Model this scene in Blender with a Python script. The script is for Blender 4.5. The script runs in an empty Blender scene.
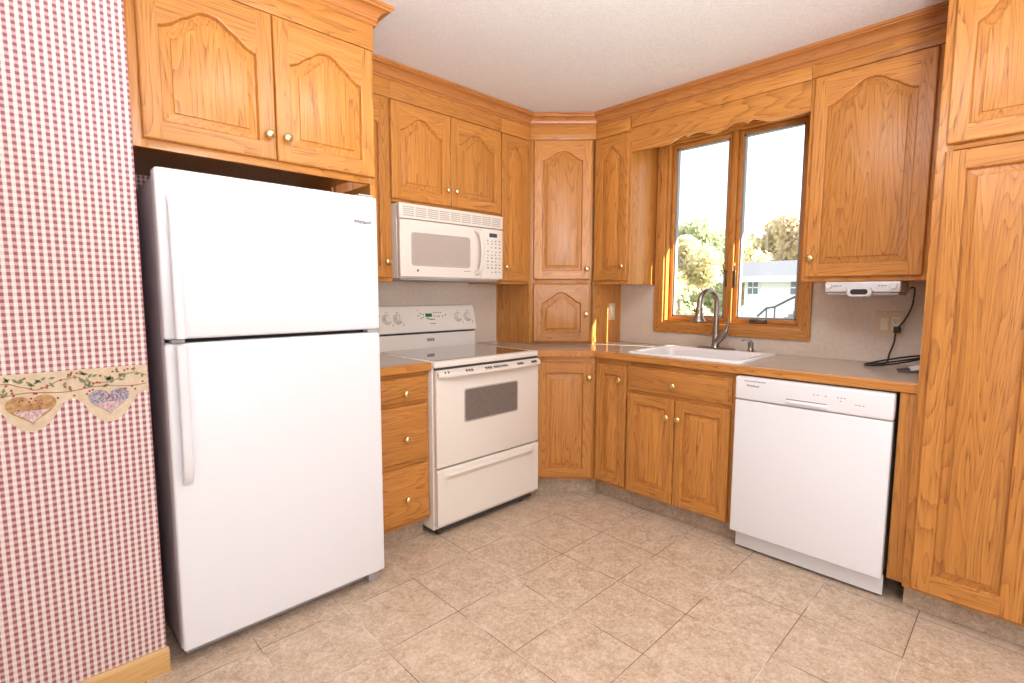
import bpy, bmesh, math, random
from mathutils import Vector, Matrix
random.seed(7)
PI = math.pi
SC = bpy.context.scene
COL = SC.collection

# ------------------------------------------------------------------ camera, world, sun, lights, exposure
CAM_YAW, CAM_PITCH, CAM_ROLL = 0.8008, -0.0962, 0.0026
cam_d = bpy.data.cameras.new('camera'); cam = bpy.data.objects.new('camera', cam_d); COL.objects.link(cam)
cam_d.sensor_width = 36.0; cam_d.lens = 503.9 / 1024 * 36.0; cam_d.clip_start = 0.02; cam_d.clip_end = 300
_f = Vector((math.cos(CAM_YAW)*math.cos(CAM_PITCH), math.sin(CAM_YAW)*math.cos(CAM_PITCH), math.sin(CAM_PITCH)))
_r0 = Vector((math.sin(CAM_YAW), -math.cos(CAM_YAW), 0)); _u0 = _r0.cross(_f)
_r = math.cos(CAM_ROLL)*_r0 + math.sin(CAM_ROLL)*_u0; _u = -math.sin(CAM_ROLL)*_r0 + math.cos(CAM_ROLL)*_u0
_m = Matrix((( _r.x, _u.x, -_f.x, -3.0927), (_r.y, _u.y, -_f.y, -2.6991), (_r.z, _u.z, -_f.z, 1.2590), (0, 0, 0, 1)))
cam.matrix_world = _m
SC.camera = cam

W = bpy.data.worlds.new('world'); SC.world = W; W.use_nodes = True
_bg = W.node_tree.nodes['Background']; _bg.inputs['Color'].default_value = (0.90, 0.95, 1.0, 1); _bg.inputs['Strength'].default_value = 2.2

def light(name, kind, loc, energy, color=(1, 1, 1), size=None, size_y=None, aim=None):
    d = bpy.data.lights.new(name, kind); o = bpy.data.objects.new(name, d); COL.objects.link(o)
    d.energy = energy; d.color = color; o.location = loc
    if kind == 'AREA':
        d.shape = 'RECTANGLE'; d.size = size; d.size_y = size_y or size
    if aim is not None:
        o.rotation_euler = (Vector(aim) - Vector(loc)).to_track_quat('-Z', 'Y').to_euler()
    return o
sun = light('sun', 'SUN', (3, -6, 5), 32.0, (1.0, 0.93, 0.80)); sun.data.angle = 0.006
sun.rotation_euler = Vector((-.135, .334, -.20)).to_track_quat('-Z', 'Y').to_euler()
_b = light('ceiling_bounce_light', 'AREA', (-2.85, -3.3, 1.45), 58, (1.0, 0.99, 0.985), .7, .7, (-2.15, -2.2, 2.9)); _b.data.spread = math.radians(115)
light('overhead_fill_light', 'AREA', (-2.0, -2.1, 2.39), 16, (1.0, 0.99, 0.985), .6, .6, (-2.0, -2.1, 0))  # added overhead fill, no lamp fixture hangs here
light('side_fill_light', 'AREA', (-4.95, -3.6, 1.35), 17, (0.98, 0.985, 1.0), 1.8, 2.0, (0, -1.0, 1.0))  # added side fill for the fridge flank; that wall has no door
light('rear_fill_light', 'AREA', (-2.3, -4.8, 1.25), 44, (0.98, 0.985, 1.0), 3.4, 1.9, (-1.5, 0, .75))  # broad frontal fill added behind the camera, no window in that wall

SC.view_settings.view_transform = 'Standard'; SC.view_settings.look = 'None'
SC.view_settings.gamma = 1.0; SC.view_settings.use_curve_mapping = False
SC.view_settings.exposure = 0.0

# ------------------------------------------------------------------ materials
def new_mat(name):
    m = bpy.data.materials.new(name); m.use_nodes = True
    nt = m.node_tree; b = nt.nodes['Principled BSDF']
    return m, nt, b
class G:
    """small node-graph helper"""
    def __init__(s, nt): s.nt = nt
    def n(s, t, **kw):
        x = s.nt.nodes.new(t)
        for k, v in kw.items(): setattr(x, k, v)
        return x
    def link(s, a, b): s.nt.links.new(a, b)
    def val(s, sock, v):
        if hasattr(v, 'is_linked') or isinstance(v, bpy.types.NodeSocket): s.link(v, sock)
        else: sock.default_value = v
    def math(s, op, a, b=0.0, c=None, clamp=False):
        x = s.n('ShaderNodeMath', operation=op, use_clamp=clamp)
        s.val(x.inputs[0], a); s.val(x.inputs[1], b)
        if c is not None: s.val(x.inputs[2], c)
        return x.outputs[0]
    def mix(s, f, a, b, blend='MIX'):
        x = s.n('ShaderNodeMix', data_type='RGBA', blend_type=blend)
        s.val(x.inputs[0], f)
        for i, v in ((6, a), (7, b)):
            if isinstance(v, tuple): x.inputs[i].default_value = (v + (1,))[:4]
            else: s.link(v, x.inputs[i])
        return x.outputs[2]
    def noise(s, vec, scale, detail=2.0, rough=.5, dist=0.0):
        x = s.n('ShaderNodeTexNoise'); s.link(vec, x.inputs['Vector'])
        x.inputs['Scale'].default_value = scale; x.inputs['Detail'].default_value = detail
        x.inputs['Roughness'].default_value = rough; x.inputs['Distortion'].default_value = dist
        return x.outputs['Fac']
    def mapping(s, vec, scale=(1, 1, 1), loc=(0, 0, 0)):
        x = s.n('ShaderNodeMapping'); s.link(vec, x.inputs['Vector'])
        x.inputs['Scale'].default_value = scale; x.inputs['Location'].default_value = loc
        return x.outputs['Vector']
    def ramp(s, f, stops):
        x = s.n('ShaderNodeValToRGB'); e = x.color_ramp.elements
        while len(e) < len(stops): e.new(0.5)
        for el, (p, c) in zip(e, stops): el.position = p; el.color = (c + (1,))[:4]
        s.link(f, x.inputs[0]); return x.outputs[0]
    def obj(s): return s.n('ShaderNodeTexCoord').outputs['Object']
    def bump(s, h, strength, dist, bsdf):
        x = s.n('ShaderNodeBump'); x.inputs['Strength'].default_value = strength; x.inputs['Distance'].default_value = dist
        s.link(h, x.inputs['Height']); s.link(x.outputs[0], bsdf.inputs['Normal'])
def plain(name, col, rough=.5, metal=0.0, spec=.5, coat=0.0, emit=None, emit_s=0):
    m, nt, b = new_mat(name)
    b.inputs['Base Color'].default_value = col + (1,); b.inputs['Roughness'].default_value = rough
    b.inputs['Metallic'].default_value = metal; b.inputs['Specular IOR Level'].default_value = spec
    b.inputs['Coat Weight'].default_value = coat
    if emit: b.inputs['Emission Color'].default_value = emit + (1,); b.inputs['Emission Strength'].default_value = emit_s
    return m
def oak(name, axis, light_c=(.60, .256, .056), dark_c=(.235, .075, .016), rough=.33):
    m, nt, b = new_mat(name); g = G(nt)
    rnd = g.n('ShaderNodeObjectInfo').outputs['Random']
    comb = g.n('ShaderNodeCombineXYZ')
    for i, k in enumerate((37.1, 23.7, 51.3)): g.link(g.math('MULTIPLY', rnd, k), comb.inputs[i])
    add = g.n('ShaderNodeVectorMath', operation='ADD'); g.link(g.obj(), add.inputs[0]); g.link(comb.outputs[0], add.inputs[1])
    v = add.outputs[0]
    sc = lambda ac, al: {'Z': (ac, ac, al), 'X': (al, ac, ac), 'Y': (ac, al, ac)}[axis]
    big = g.noise(g.mapping(v, sc(7.5, .70)), 1.0, 1.5, .45, .2)
    wob = g.noise(g.mapping(v, sc(70, 9.0)), 1.0, 2.0, .6)
    ph = g.math('ADD', g.math('MULTIPLY', big, 30.0), g.math('MULTIPLY', wob, .38))
    fr = g.math('FRACT', ph)                                  # saw-tooth growth rings: soft rise, hard edge
    ring = g.math('POWER', fr, 3.2)
    pores = g.noise(g.mapping(v, sc(230, 8.0)), 1.0, 2.0, .6)
    pm = g.math('MULTIPLY', g.math('SUBTRACT', pores, .50, clamp=True), 5.0, clamp=True)
    streak = g.noise(g.mapping(v, sc(60, 1.1)), 1.0, 4.0, .62)
    grain = g.math('MULTIPLY', ring, g.math('MULTIPLY_ADD', pm, .62, .42))
    grain = g.math('ADD', grain, g.math('MULTIPLY', pm, .30), clamp=True)
    st = g.math('MULTIPLY', g.math('SUBTRACT', streak, .36, clamp=True), 2.6, clamp=True)
    base = g.mix(st, light_c, tuple(a*.60 + b_*.40 for a, b_ in zip(light_c, dark_c)))
    c = g.mix(grain, base, dark_c)
    hs = g.n('ShaderNodeHueSaturation'); g.link(c, hs.inputs['Color'])
    g.link(g.math('MULTIPLY_ADD', rnd, .16, .94), hs.inputs['Value'])
    g.link(hs.outputs[0], b.inputs['Base Color'])
    b.inputs['Roughness'].default_value = rough; b.inputs['Specular IOR Level'].default_value = .45
    g.bump(g.math('SUBTRACT', 1.0, grain), .15, .0006, b)
    return m
M = {}
M['oak_v'] = oak('oak vertical grain', 'Z'); M['oak_h'] = oak('oak horizontal grain', 'X'); M['oak_y'] = oak('oak depth grain', 'Y')
M['oak_trim'] = oak('oak moulding grain', 'X', (.52, .215, .062), (.30, .10, .026))
M['pine'] = oak('varnished pine', 'X', (.66, .40, .15), (.50, .27, .085), .4)
M['white'] = plain('white appliance enamel', (.81, .815, .85), .28, 0, .5)
M['white_trim'] = plain('white moulded plastic', (.80, .80, .83), .35)
M['bisque'] = plain('bisque enamel', (.80, .735, .665), .28)
M['bisque2'] = plain('bisque plastic', (.78, .715, .64), .38)
M['bisque_dark'] = plain('bisque grey plastic', (.46, .41, .36), .5)
M['grey_print'] = plain('grey printed ink', (.20, .19, .185), .5)
M['dark_print'] = plain('dark printed ink', (.07, .07, .08), .5)
M['red_print'] = plain('red printed ink', (.45, .08, .10), .5)
M['black_glass'] = plain('smoked ceramic glass', (.035, .03, .03), .04, 0, .9, 1.0)
M['black'] = plain('black rubber plastic', (.018, .018, .02), .5)
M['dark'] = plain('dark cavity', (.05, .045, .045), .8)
M['grey_plastic'] = plain('grey plastic', (.42, .40, .41), .5)
M['brass'] = plain('polished brass', (.74, .56, .27), .25, 1.0)
M['nickel'] = plain('brushed nickel', (.33, .30, .28), .30, 1.0)
M['bronze'] = plain('dark bronze hardware', (.16, .11, .07), .35, .8)
M['porcelain'] = plain('white sink enamel', (.86, .85, .85), .15, 0, .5, .4)
M['almond'] = plain('almond plastic', (.82, .73, .52), .35)
M['tan_plate'] = plain('tan cover plate', (.72, .57, .40), .4)
M['silver'] = plain('silver plastic', (.74, .74, .77), .35, .2)
M['lcd'] = plain('green display', (.01, .05, .02), .15, 0, .5, 0, (.05, .75, .18), .12)
M['lcd_off'] = plain('dark display', (.03, .03, .035), .15)
M['steel_edge'] = plain('grey sash gasket', (.27, .27, .29), .5, .0)
M['paper'] = plain('white paper', (.85, .84, .82), .6)
M['siding'] = plain('white house siding', (.86, .88, .90), .6)
M['roof'] = plain('grey roof shingles', (.13, .14, .165), .8)
M['window_ext'] = plain('house window glass', (.16, .20, .25), .15)
M['ext_trim'] = plain('exterior white trim', (.83, .84, .86), .6)
M['ext_rail'] = plain('dark iron rail', (.06, .065, .08), .5)
M['stone_step'] = plain('grey steps', (.22, .23, .26), .8)
M['car_paint'] = plain('blue car paint', (.20, .32, .52), .25, .2, .5, .6)
M['car_glass'] = plain('car glass', (.30, .36, .42), .1)
M['tyre'] = plain('tyre rubber', (.03, .03, .03), .8)
M['bark'] = plain('tree bark', (.36, .31, .26), .9)

def m_side():
    m, nt, b = new_mat('grey textured fridge side'); g = G(nt)
    n = g.noise(g.obj(), 420, 2)
    b.inputs['Base Color'].default_value = (.60, .555, .59, 1); b.inputs['Roughness'].default_value = .45
    g.bump(n, .25, .001, b); return m
M['fridge_side'] = m_side()
def m_laminate(name, c1, c2, rough, s=55):
    m, nt, b = new_mat(name); g = G(nt); v = g.obj()
    n = g.noise(v, s, 5, .65); n2 = g.noise(v, 6, 2)
    f = g.math('ADD', g.math('MULTIPLY', n, .8), g.math('MULTIPLY', n2, .3))
    g.link(g.ramp(f, [(.35, c1), (.75, c2)]), b.inputs['Base Color']); b.inputs['Roughness'].default_value = rough
    return m
M['wall_laminate'] = m_laminate('beige wall laminate', (.62, .515, .43), (.73, .625, .53), .45)
M['counter'] = m_laminate('taupe counter laminate', (.42, .35, .28), (.52, .445, .365), .16, 160)
def m_ceiling():
    m, nt, b = new_mat('stippled white ceiling'); g = G(nt); v = g.obj()
    n = g.noise(v, 130, 3, .7)
    g.link(g.ramp(n, [(.3, (.70, .685, .705)), (.7, (.82, .81, .83))]), b.inputs['Base Color'])
    b.inputs['Roughness'].default_value = .9; g.bump(n, .5, .006, b); return m
M['ceiling'] = m_ceiling()
M['paint'] = plain('warm white painted wall', (.82, .79, .76), .8)
TP = .3185
def m_tile(name, mult=1.0, grout=True):
    m, nt, b = new_mat(name); g = G(nt); v = g.obj()
    sx = g.n('ShaderNodeSeparateXYZ'); g.link(v, sx.inputs[0])
    u = g.math('DIVIDE', g.math('ADD', sx.outputs[0], 1.611 + 20*TP), TP); w = g.math('DIVIDE', g.math('ADD', sx.outputs[1], .877 + 20*TP), TP)
    cell = g.n('ShaderNodeCombineXYZ'); g.link(g.math('FLOOR', u), cell.inputs[0]); g.link(g.math('FLOOR', w), cell.inputs[1])
    wn = g.n('ShaderNodeTexWhiteNoise'); g.link(cell.outputs[0], wn.inputs['Vector'])
    off = g.n('ShaderNodeVectorMath', operation='MULTIPLY_ADD'); g.link(wn.outputs['Color'], off.inputs[0]); off.inputs[1].default_value = (9, 9, 9); g.link(v, off.inputs[2])
    pv = off.outputs[0]
    n1 = g.noise(pv, 13, 7, .72, .5); n2 = g.noise(pv, 60, 6, .75, .4); n3 = g.noise(pv, 190, 3, .65)
    f = g.math('ADD', g.math('ADD', g.math('MULTIPLY', n1, .38), g.math('MULTIPLY', n2, .46)), g.math('MULTIPLY', n3, .30))
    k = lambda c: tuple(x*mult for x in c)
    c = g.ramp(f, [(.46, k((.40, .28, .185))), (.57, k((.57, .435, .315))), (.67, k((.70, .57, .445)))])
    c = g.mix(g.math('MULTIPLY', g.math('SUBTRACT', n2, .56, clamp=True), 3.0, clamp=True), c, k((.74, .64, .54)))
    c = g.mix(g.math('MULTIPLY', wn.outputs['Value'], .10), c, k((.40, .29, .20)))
    if grout:
        eu = g.math('ABSOLUTE', g.math('SUBTRACT', g.math('FRACT', u), .5)); ew = g.math('ABSOLUTE', g.math('SUBTRACT', g.math('FRACT', w), .5))
        e = g.math('MAXIMUM', eu, ew)
        line = g.math('GREATER_THAN', e, .5 - .0052)
        gn = g.noise(v, 3.2, 2)
        gc = g.ramp(gn, [(.50, (.17, .12, .09)), (.60, (.66, .58, .50))])
        c = g.mix(line, c, gc)
        h = g.math('SUBTRACT', g.math('MULTIPLY', f, .25), line)
    else: h = f
    g.link(c, b.inputs['Base Color'])
    g.link(g.math('MULTIPLY_ADD', n2, .3, .28), b.inputs['Roughness']); b.inputs['Specular IOR Level'].default_value = .4
    g.bump(h, .3, .0015, b); return m
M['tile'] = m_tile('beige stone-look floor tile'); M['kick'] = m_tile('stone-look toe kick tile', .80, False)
def m_gingham():
    m, nt, b = new_mat('red gingham wallpaper'); g = G(nt); v = g.obj()
    sx = g.n('ShaderNodeSeparateXYZ'); g.link(v, sx.inputs[0])
    PX, PZ = .0172, .0184
    x = g.math('FRACT', g.math('DIVIDE', g.math('ADD', sx.outputs[0], 10.003), PX)); z = g.math('FRACT', g.math('DIVIDE', g.math('ADD', sx.outputs[2], 10.0), PZ))
    y = g.math('FRACT', g.math('DIVIDE', g.math('ADD', sx.outputs[1], 10.0), PX))
    def soft(t, w): # soft-edged stripe
        d = g.math('ABSOLUTE', g.math('SUBTRACT', t, .5)); return g.math('MULTIPLY', g.math('SUBTRACT', w, d), 11.0, clamp=True)
    a = soft(x, .30); h = soft(z, .30)
    n = g.noise(v, 700, 1)
    cream, pinkv, pinkh, red = (.82, .77, .69), (.60, .33, .35), (.72, .58, .55), (.27, .055, .08)
    c = g.mix(h, cream, pinkh); c2 = g.mix(h, pinkv, red); c = g.mix(a, c, c2)
    thin = g.math('LESS_THAN', g.math('ABSOLUTE', g.math('SUBTRACT', z, .02)), .05)
    c = g.mix(g.math('MULTIPLY', thin, .25), c, (.45, .45, .40))
    c = g.mix(g.math('MULTIPLY', n, .12), c, (.95, .9, .85))
    g.link(c, b.inputs['Base Color']); b.inputs['Roughness'].default_value = .7; return m
M['gingham'] = m_gingham()
M['border'] = m_laminate('cream wallpaper border', (.58, .44, .29), (.76, .63, .46), .7, 40)
def m_patch(name, c1, c2, s):
    m, nt, b = new_mat(name); g = G(nt); v = g.obj()
    g.link(g.ramp(g.noise(v, s, 3, .6), [(.40, c1), (.62, c2)]), b.inputs['Base Color']); b.inputs['Roughness'].default_value = .75; return m
M['heart_tan'] = m_patch('tan patchwork heart', (.36, .19, .08), (.56, .34, .155), 60)
M['heart_blue'] = m_patch('blue grey patchwork heart', (.20, .185, .25), (.50, .45, .49), 170)
M['heart_plaid'] = m_patch('pink plaid heart patch', (.45, .26, .28), (.72, .58, .56), 190)
M['leaf_print'] = plain('printed green leaf', (.20, .24, .13), .8)
M['berry'] = plain('printed red berry', (.36, .07, .07), .8)
M['vine'] = plain('printed brown vine', (.38, .25, .15), .8)
def m_mesh(name, c1, c2, s, spec=.3):
    m, nt, b = new_mat(name); g = G(nt); v = g.obj()
    vo = g.n('ShaderNodeTexVoronoi'); g.link(v, vo.inputs['Vector']); vo.inputs['Scale'].default_value = s
    g.link(g.ramp(vo.outputs['Distance'], [(.25, c1), (.6, c2)]), b.inputs['Base Color']); b.inputs['Roughness'].default_value = .18; b.inputs['Specular IOR Level'].default_value = spec
    return m
M['oven_glass'] = m_mesh('speckled oven window', (.085, .065, .06), (.24, .195, .175), 330)
M['micro_glass'] = m_mesh('perforated microwave window', (.40, .335, .29), (.50, .43, .38), 500)
def m_glass():
    m = bpy.data.materials.new('window pane glass'); m.use_nodes = True; nt = m.node_tree; nt.nodes.clear(); g = G(nt)
    o = g.n('ShaderNodeOutputMaterial'); t = g.n('ShaderNodeBsdfTransparent'); t.inputs[0].default_value = (.97, .98, .98, 1)
    gl = g.n('ShaderNodeBsdfGlossy'); gl.inputs['Roughness'].default_value = .02
    mx = g.n('ShaderNodeMixShader'); mx.inputs[0].default_value = .05
    g.link(t.outputs[0], mx.inputs[1]); g.link(gl.outputs[0], mx.inputs[2]); g.link(mx.outputs[0], o.inputs[0]); return m
M['glass'] = m_glass()
def m_leaf(name, c1, c2, thin=.55):
    m, nt, b = new_mat(name); g = G(nt)
    n = g.noise(g.obj(), 1.1, 3); c = g.ramp(n, [(.35, c1), (.65, c2)])
    g.link(c, b.inputs['Base Color']); b.inputs['Roughness'].default_value = .8; b.inputs['Specular IOR Level'].default_value = .1
    if thin:
        t = g.n('ShaderNodeBsdfTranslucent'); g.link(c, t.inputs[0]); mx = g.n('ShaderNodeMixShader'); mx.inputs[0].default_value = thin
        g.link(b.outputs[0], mx.inputs[1]); g.link(t.outputs[0], mx.inputs[2]); g.link(mx.outputs[0], nt.nodes['Material Output'].inputs[0])
    return m
M['leaf_yellow'] = m_leaf('pale yellow autumn leaves', (.58, .53, .34), (.80, .74, .52))
M['leaf_green'] = m_leaf('pale green leaves', (.50, .54, .36), (.68, .70, .50))
M['leaf_rust'] = m_leaf('pale rust autumn leaves', (.58, .48, .36), (.78, .68, .52))
M['grass'] = m_leaf('lawn grass', (.22, .25, .14), (.32, .34, .22), 0)

# ------------------------------------------------------------------ mesh builder
class MB:
    def __init__(s): s.bm = bmesh.new()
    def _mat(s, faces, mi):
        for f in faces: f.material_index = mi
    def box(s, x0, x1, y0, y1, z0, z1, bev=0.0, mi=0, seg=2):
        t = bmesh.new(); bmesh.ops.create_cube(t, size=1.0)
        for v in t.verts:
            v.co = Vector(((x0+x1)/2 + v.co.x*(x1-x0), (y0+y1)/2 + v.co.y*(y1-y0), (z0+z1)/2 + v.co.z*(z1-z0)))
        if bev: bmesh.ops.bevel(t, geom=t.edges[:], offset=bev, segments=seg, profile=.5, affect='EDGES')
        s.merge(t, mi); return s
    def merge(s, t, mi=0, mat=None):
        mp = {}
        for v in t.verts: mp[v] = s.bm.verts.new(mat @ v.co if mat else v.co)
        for f in t.faces:
            try: nf = s.bm.faces.new([mp[v] for v in f.verts]); nf.material_index = mi
            except ValueError: pass
        t.free()
    def face(s, pts, mi=0):
        f = s.bm.faces.new([s.bm.verts.new(p) for p in pts]); f.material_index = mi; return f
    def prism(s, pts, a, b, axis='z', mi=0, bev=0):
        """polygon pts extruded from a to b along axis (pts are the two other coords in xyz order)"""
        mk = {'z': lambda p, h: (p[0], p[1], h), 'y': lambda p, h: (p[0], h, p[1]), 'x': lambda p, h: (h, p[0], p[1])}[axis]
        t = bmesh.new(); A = [t.verts.new(mk(p, a)) for p in pts]; B = [t.verts.new(mk(p, b)) for p in pts]; n = len(pts)
        t.faces.new(A[::-1]); t.faces.new(B)
        for i in range(n): t.faces.new([A[i], A[(i+1) % n], B[(i+1) % n], B[i]])
        bmesh.ops.recalc_face_normals(t, faces=t.faces[:])
        if bev: bmesh.ops.bevel(t, geom=t.edges[:], offset=bev, segments=2, profile=.5, affect='EDGES')
        s.merge(t, mi); return s
    def loops(s, L, closed=True, cap0=False, cap1=False, mi=0, wrap=False):
        """skin a list of equal-length rings"""
        R = [[s.bm.verts.new(p) for p in l] for l in L]; n = len(L[0]); fs = []
        rng = range(len(R)) if wrap else range(len(R)-1)
        for k in rng:
            a, b = R[k], R[(k+1) % len(R)]
            for i in range(n if closed else n-1):
                f = s.bm.faces.new([a[i], a[(i+1) % n], b[(i+1) % n], b[i]]); f.material_index = mi; fs.append(f)
        if cap0: f = s.bm.faces.new(R[0][::-1]); f.material_index = mi
        if cap1: f = s.bm.faces.new(R[-1]); f.material_index = mi
        return s
    def lathe(s, prof, org=(0, 0, 0), axis='z', n=20, mi=0):
        """prof: (radius, height) pairs along axis"""
        o = Vector(org); L = []
        for r, h in prof:
            ring = []
            for i in range(n):
                a = 2*PI*i/n; c, d = max(r, 1e-5)*math.cos(a), max(r, 1e-5)*math.sin(a)
                ring.append(o + Vector({'z': (c, d, h), 'y': (c, h, -d), '-y': (c, -h, d), 'x': (h, c, d), '-x': (-h, -c, d)}[axis]))
            L.append(ring)
        return s.loops(L, cap0=True, cap1=True, mi=mi)
    def tube(s, pts, r, n=10, mi=0, sm=0):
        P = [Vector(p) for p in pts]; rr = r if isinstance(r, (list, tuple)) else [r]*len(P)
        if sm:
            Q, S = [], []
            for i in range(len(P)-1):
                p0, p1, p2, p3 = P[max(i-1, 0)], P[i], P[i+1], P[min(i+2, len(P)-1)]
                for k in range(sm):
                    t = k/sm
                    Q.append(.5*((2*p1) + (p2-p0)*t + (2*p0-5*p1+4*p2-p3)*t*t + (3*p1-p0-3*p2+p3)*t**3)); S.append(rr[i]*(1-t)+rr[i+1]*t)
            Q.append(P[-1]); S.append(rr[-1]); P, rr = Q, S
        L = []; up = None
        for i, p in enumerate(P):
            d = (P[min(i+1, len(P)-1)] - P[max(i-1, 0)]).normalized()
            if up is None: up = Vector((0, 0, 1)) if abs(d.z) < .9 else Vector((1, 0, 0))
            up = (up - d*up.dot(d)).normalized(); sd = d.cross(up)
            L.append([p + (up*math.cos(2*PI*k/n) + sd*math.sin(2*PI*k/n))*rr[i] for k in range(n)])
        return s.loops(L, cap0=True, cap1=True, mi=mi)
    def build(s, name, mats, parent=None, loc=(0, 0, 0), rotz=0.0, angle=35, recalc=True):
        if recalc: bmesh.ops.recalc_face_normals(s.bm, faces=s.bm.faces[:])
        me = bpy.data.meshes.new(name); s.bm.to_mesh(me); s.bm.free()
        for m in (mats if isinstance(mats, (list, tuple)) else [mats]): me.materials.append(M[m] if isinstance(m, str) else m)
        me.shade_smooth(); me.set_sharp_from_angle(angle=math.radians(angle))
        o = bpy.data.objects.new(name, me); COL.objects.link(o)
        o.location = loc; o.rotation_euler.z = rotz
        if parent: o.parent = parent
        return o
def tag(o, label=None, cat=None, group=None, kind=None):
    if label: o['label'] = label
    if cat: o['category'] = cat
    if group: o['group'] = group
    if kind: o['kind'] = kind
    return o
def empty(name, loc, rotz, label, cat, group=None):
    o = bpy.data.objects.new(name, None); COL.objects.link(o); o.location = loc; o.rotation_euler.z = rotz; o.empty_display_size = .1
    return tag(o, label, cat, group)
def struct(o): o['kind'] = 'structure'; return o
def rrect(x0, x1, y0, y1, r, n=6):
    pts = []
    for cx, cy, a0 in ((x1-r, y1-r, 0), (x0+r, y1-r, PI/2), (x0+r, y0+r, PI), (x1-r, y0+r, 1.5*PI)):
        for i in range(n+1):
            a = a0 + PI/2*i/n; pts.append((cx + r*math.cos(a), cy + r*math.sin(a)))
    return pts
def text(body, size, mat, parent, loc, rot, name='lettering', bold=0.0, align='LEFT'):
    cu = bpy.data.curves.new(name, 'FONT'); cu.body = body; cu.size = size; cu.extrude = .0003; cu.offset = bold; cu.align_x = align
    t = bpy.data.objects.new('tmp_text', cu); COL.objects.link(t)
    dg = bpy.context.evaluated_depsgraph_get(); dg.update()
    me = bpy.data.meshes.new_from_object(t.evaluated_get(dg)); bpy.data.objects.remove(t)
    me.materials.clear(); me.materials.append(M[mat])
    o = bpy.data.objects.new(name, me); COL.objects.link(o); o.location = loc; o.rotation_euler = rot
    if parent: o.parent = parent
    return o
FRONT = (PI/2, 0, 0)         # text standing on a face that looks along local -Y

# ------------------------------------------------------------------ room shell
CEIL = 2.412
XL, YF = -5.2, -5.0
struct(MB().box(XL, 0, YF, 0, -.06, 0).build('floor', 'tile'))
struct(MB().box(XL, 0, YF, 0, CEIL, CEIL+.08).build('ceiling', 'ceiling'))
struct(MB().box(-2.010, 0, 0, .12, 0, CEIL).build('wall_back', 'wall_laminate'))
struct(MB().box(-2.82, -2.010, 0, .12, 0, CEIL).build('wall_alcove', 'gingham'))
struct(MB().box(XL, -2.82, -.765, 0, 0, CEIL, .004).build('wall_left', 'gingham'))
struct(MB().box(XL-.12, XL, YF, 0, 0, CEIL).build('wall_side', 'paint'))
struct(MB().box(XL, 0, YF-.12, YF, 0, CEIL).build('wall_front', 'paint'))
WY0, WY1, WZ0, WZ1 = -1.807, -.973, 1.070, 2.232        # rough window opening (inside edge of casing)
wb = MB(); T = .075
wb.box(0, T, YF, WY0, 0, CEIL); wb.box(0, T, WY1, .12, 0, CEIL); wb.box(0, T, WY0, WY1, 0, WZ0); wb.box(0, T, WY0, WY1, WZ1, CEIL)
struct(wb.build('wall_right', 'wall_laminate'))
# pine baseboard on the wallpapered wall
bb = MB(); prof = [(-.766, 0), (-.780, 0), (-.780, .066), (-.776, .076), (-.770, .081), (-.766, .081)]
bb.prism(prof, XL+.01, -2.816, 'x'); struct(bb.build('baseboard_left', 'pine'))
# roof overhang outside above the window
struct(MB().box(.20, .56, -6, 3, 2.345, 2.40).build('exterior_trim', 'ext_trim'))

# crown moulding: profile swept along the cabinet fronts with mitred corners
def sweep(path, prof, mi=0):
    P = [Vector((a, b)) for a, b in path]; N = []
    for i in range(len(P)):
        ns = []
        for a, b in ((i-1, i), (i, i+1)):
            if a >= 0 and b < len(P):
                d = (P[b]-P[a]).normalized(); ns.append(Vector((d.y, -d.x)))
        if len(ns) == 2:
            m = (ns[0]+ns[1]).normalized(); N.append(m / max(.3, m.dot(ns[0])))
        else: N.append(ns[0])
    mb = MB(); R = [[(p.x + n.x*o, p.y + n.y*o, z) for o, z in prof] for p, n in zip(P, N)]
    mb.loops(R, closed=True, cap0=True, cap1=True); return mb
UF, FF, PF = -.325, -.745, -.66           # face-frame planes: uppers, fridge cabinet, pantry
ztop = CEIL - .001
crown = [(0, 2.336), (.012, 2.336), (.016, 2.340), (.016, 2.348), (.011, 2.352), (.016, 2.356)] + \
        [(.016 + .040*(1-math.cos(a*PI/16)), 2.356 + .036*math.sin(a*PI/16)) for a in range(1, 9)] + [(.058, 2.397), (.066, 2.401), (.066, ztop), (0, ztop)]
CD = .634
cpath = [(-2.8185, FF), (-1.9965, FF), (-1.9965, UF), (-CD, UF), (UF, -CD), (UF, -2.414)]
def crown_runs():
    P = [Vector(p) for p in cpath]; D = [(b-a).normalized() for a, b in zip(P, P[1:])]; R = []
    for i, p in enumerate(P):
        ds = [D[k] for k in (i-1, i) if 0 <= k < len(D)]; ns = [Vector((d.y, -d.x)) for d in ds]
        m = sum(ns, Vector((0, 0))).normalized(); m = m / m.dot(ns[0])
        R.append([(p.x + m.x*o, p.y + m.y*o, z) for o, z in crown])
    for i, d in enumerate(D):
        th = math.atan2(d.y, d.x); inv = Matrix.Rotation(-th, 4, 'Z'); o = Vector((*P[i], 0))
        mb = MB(); mb.loops([[inv @ (Vector(q) - o) for q in R[i]], [inv @ (Vector(q) - o) for q in R[i+1]]], cap0=True, cap1=True)
        struct(mb.build('trim_%d' % (i+1), 'oak_trim', None, o, th, angle=28))
crown_runs()

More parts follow.
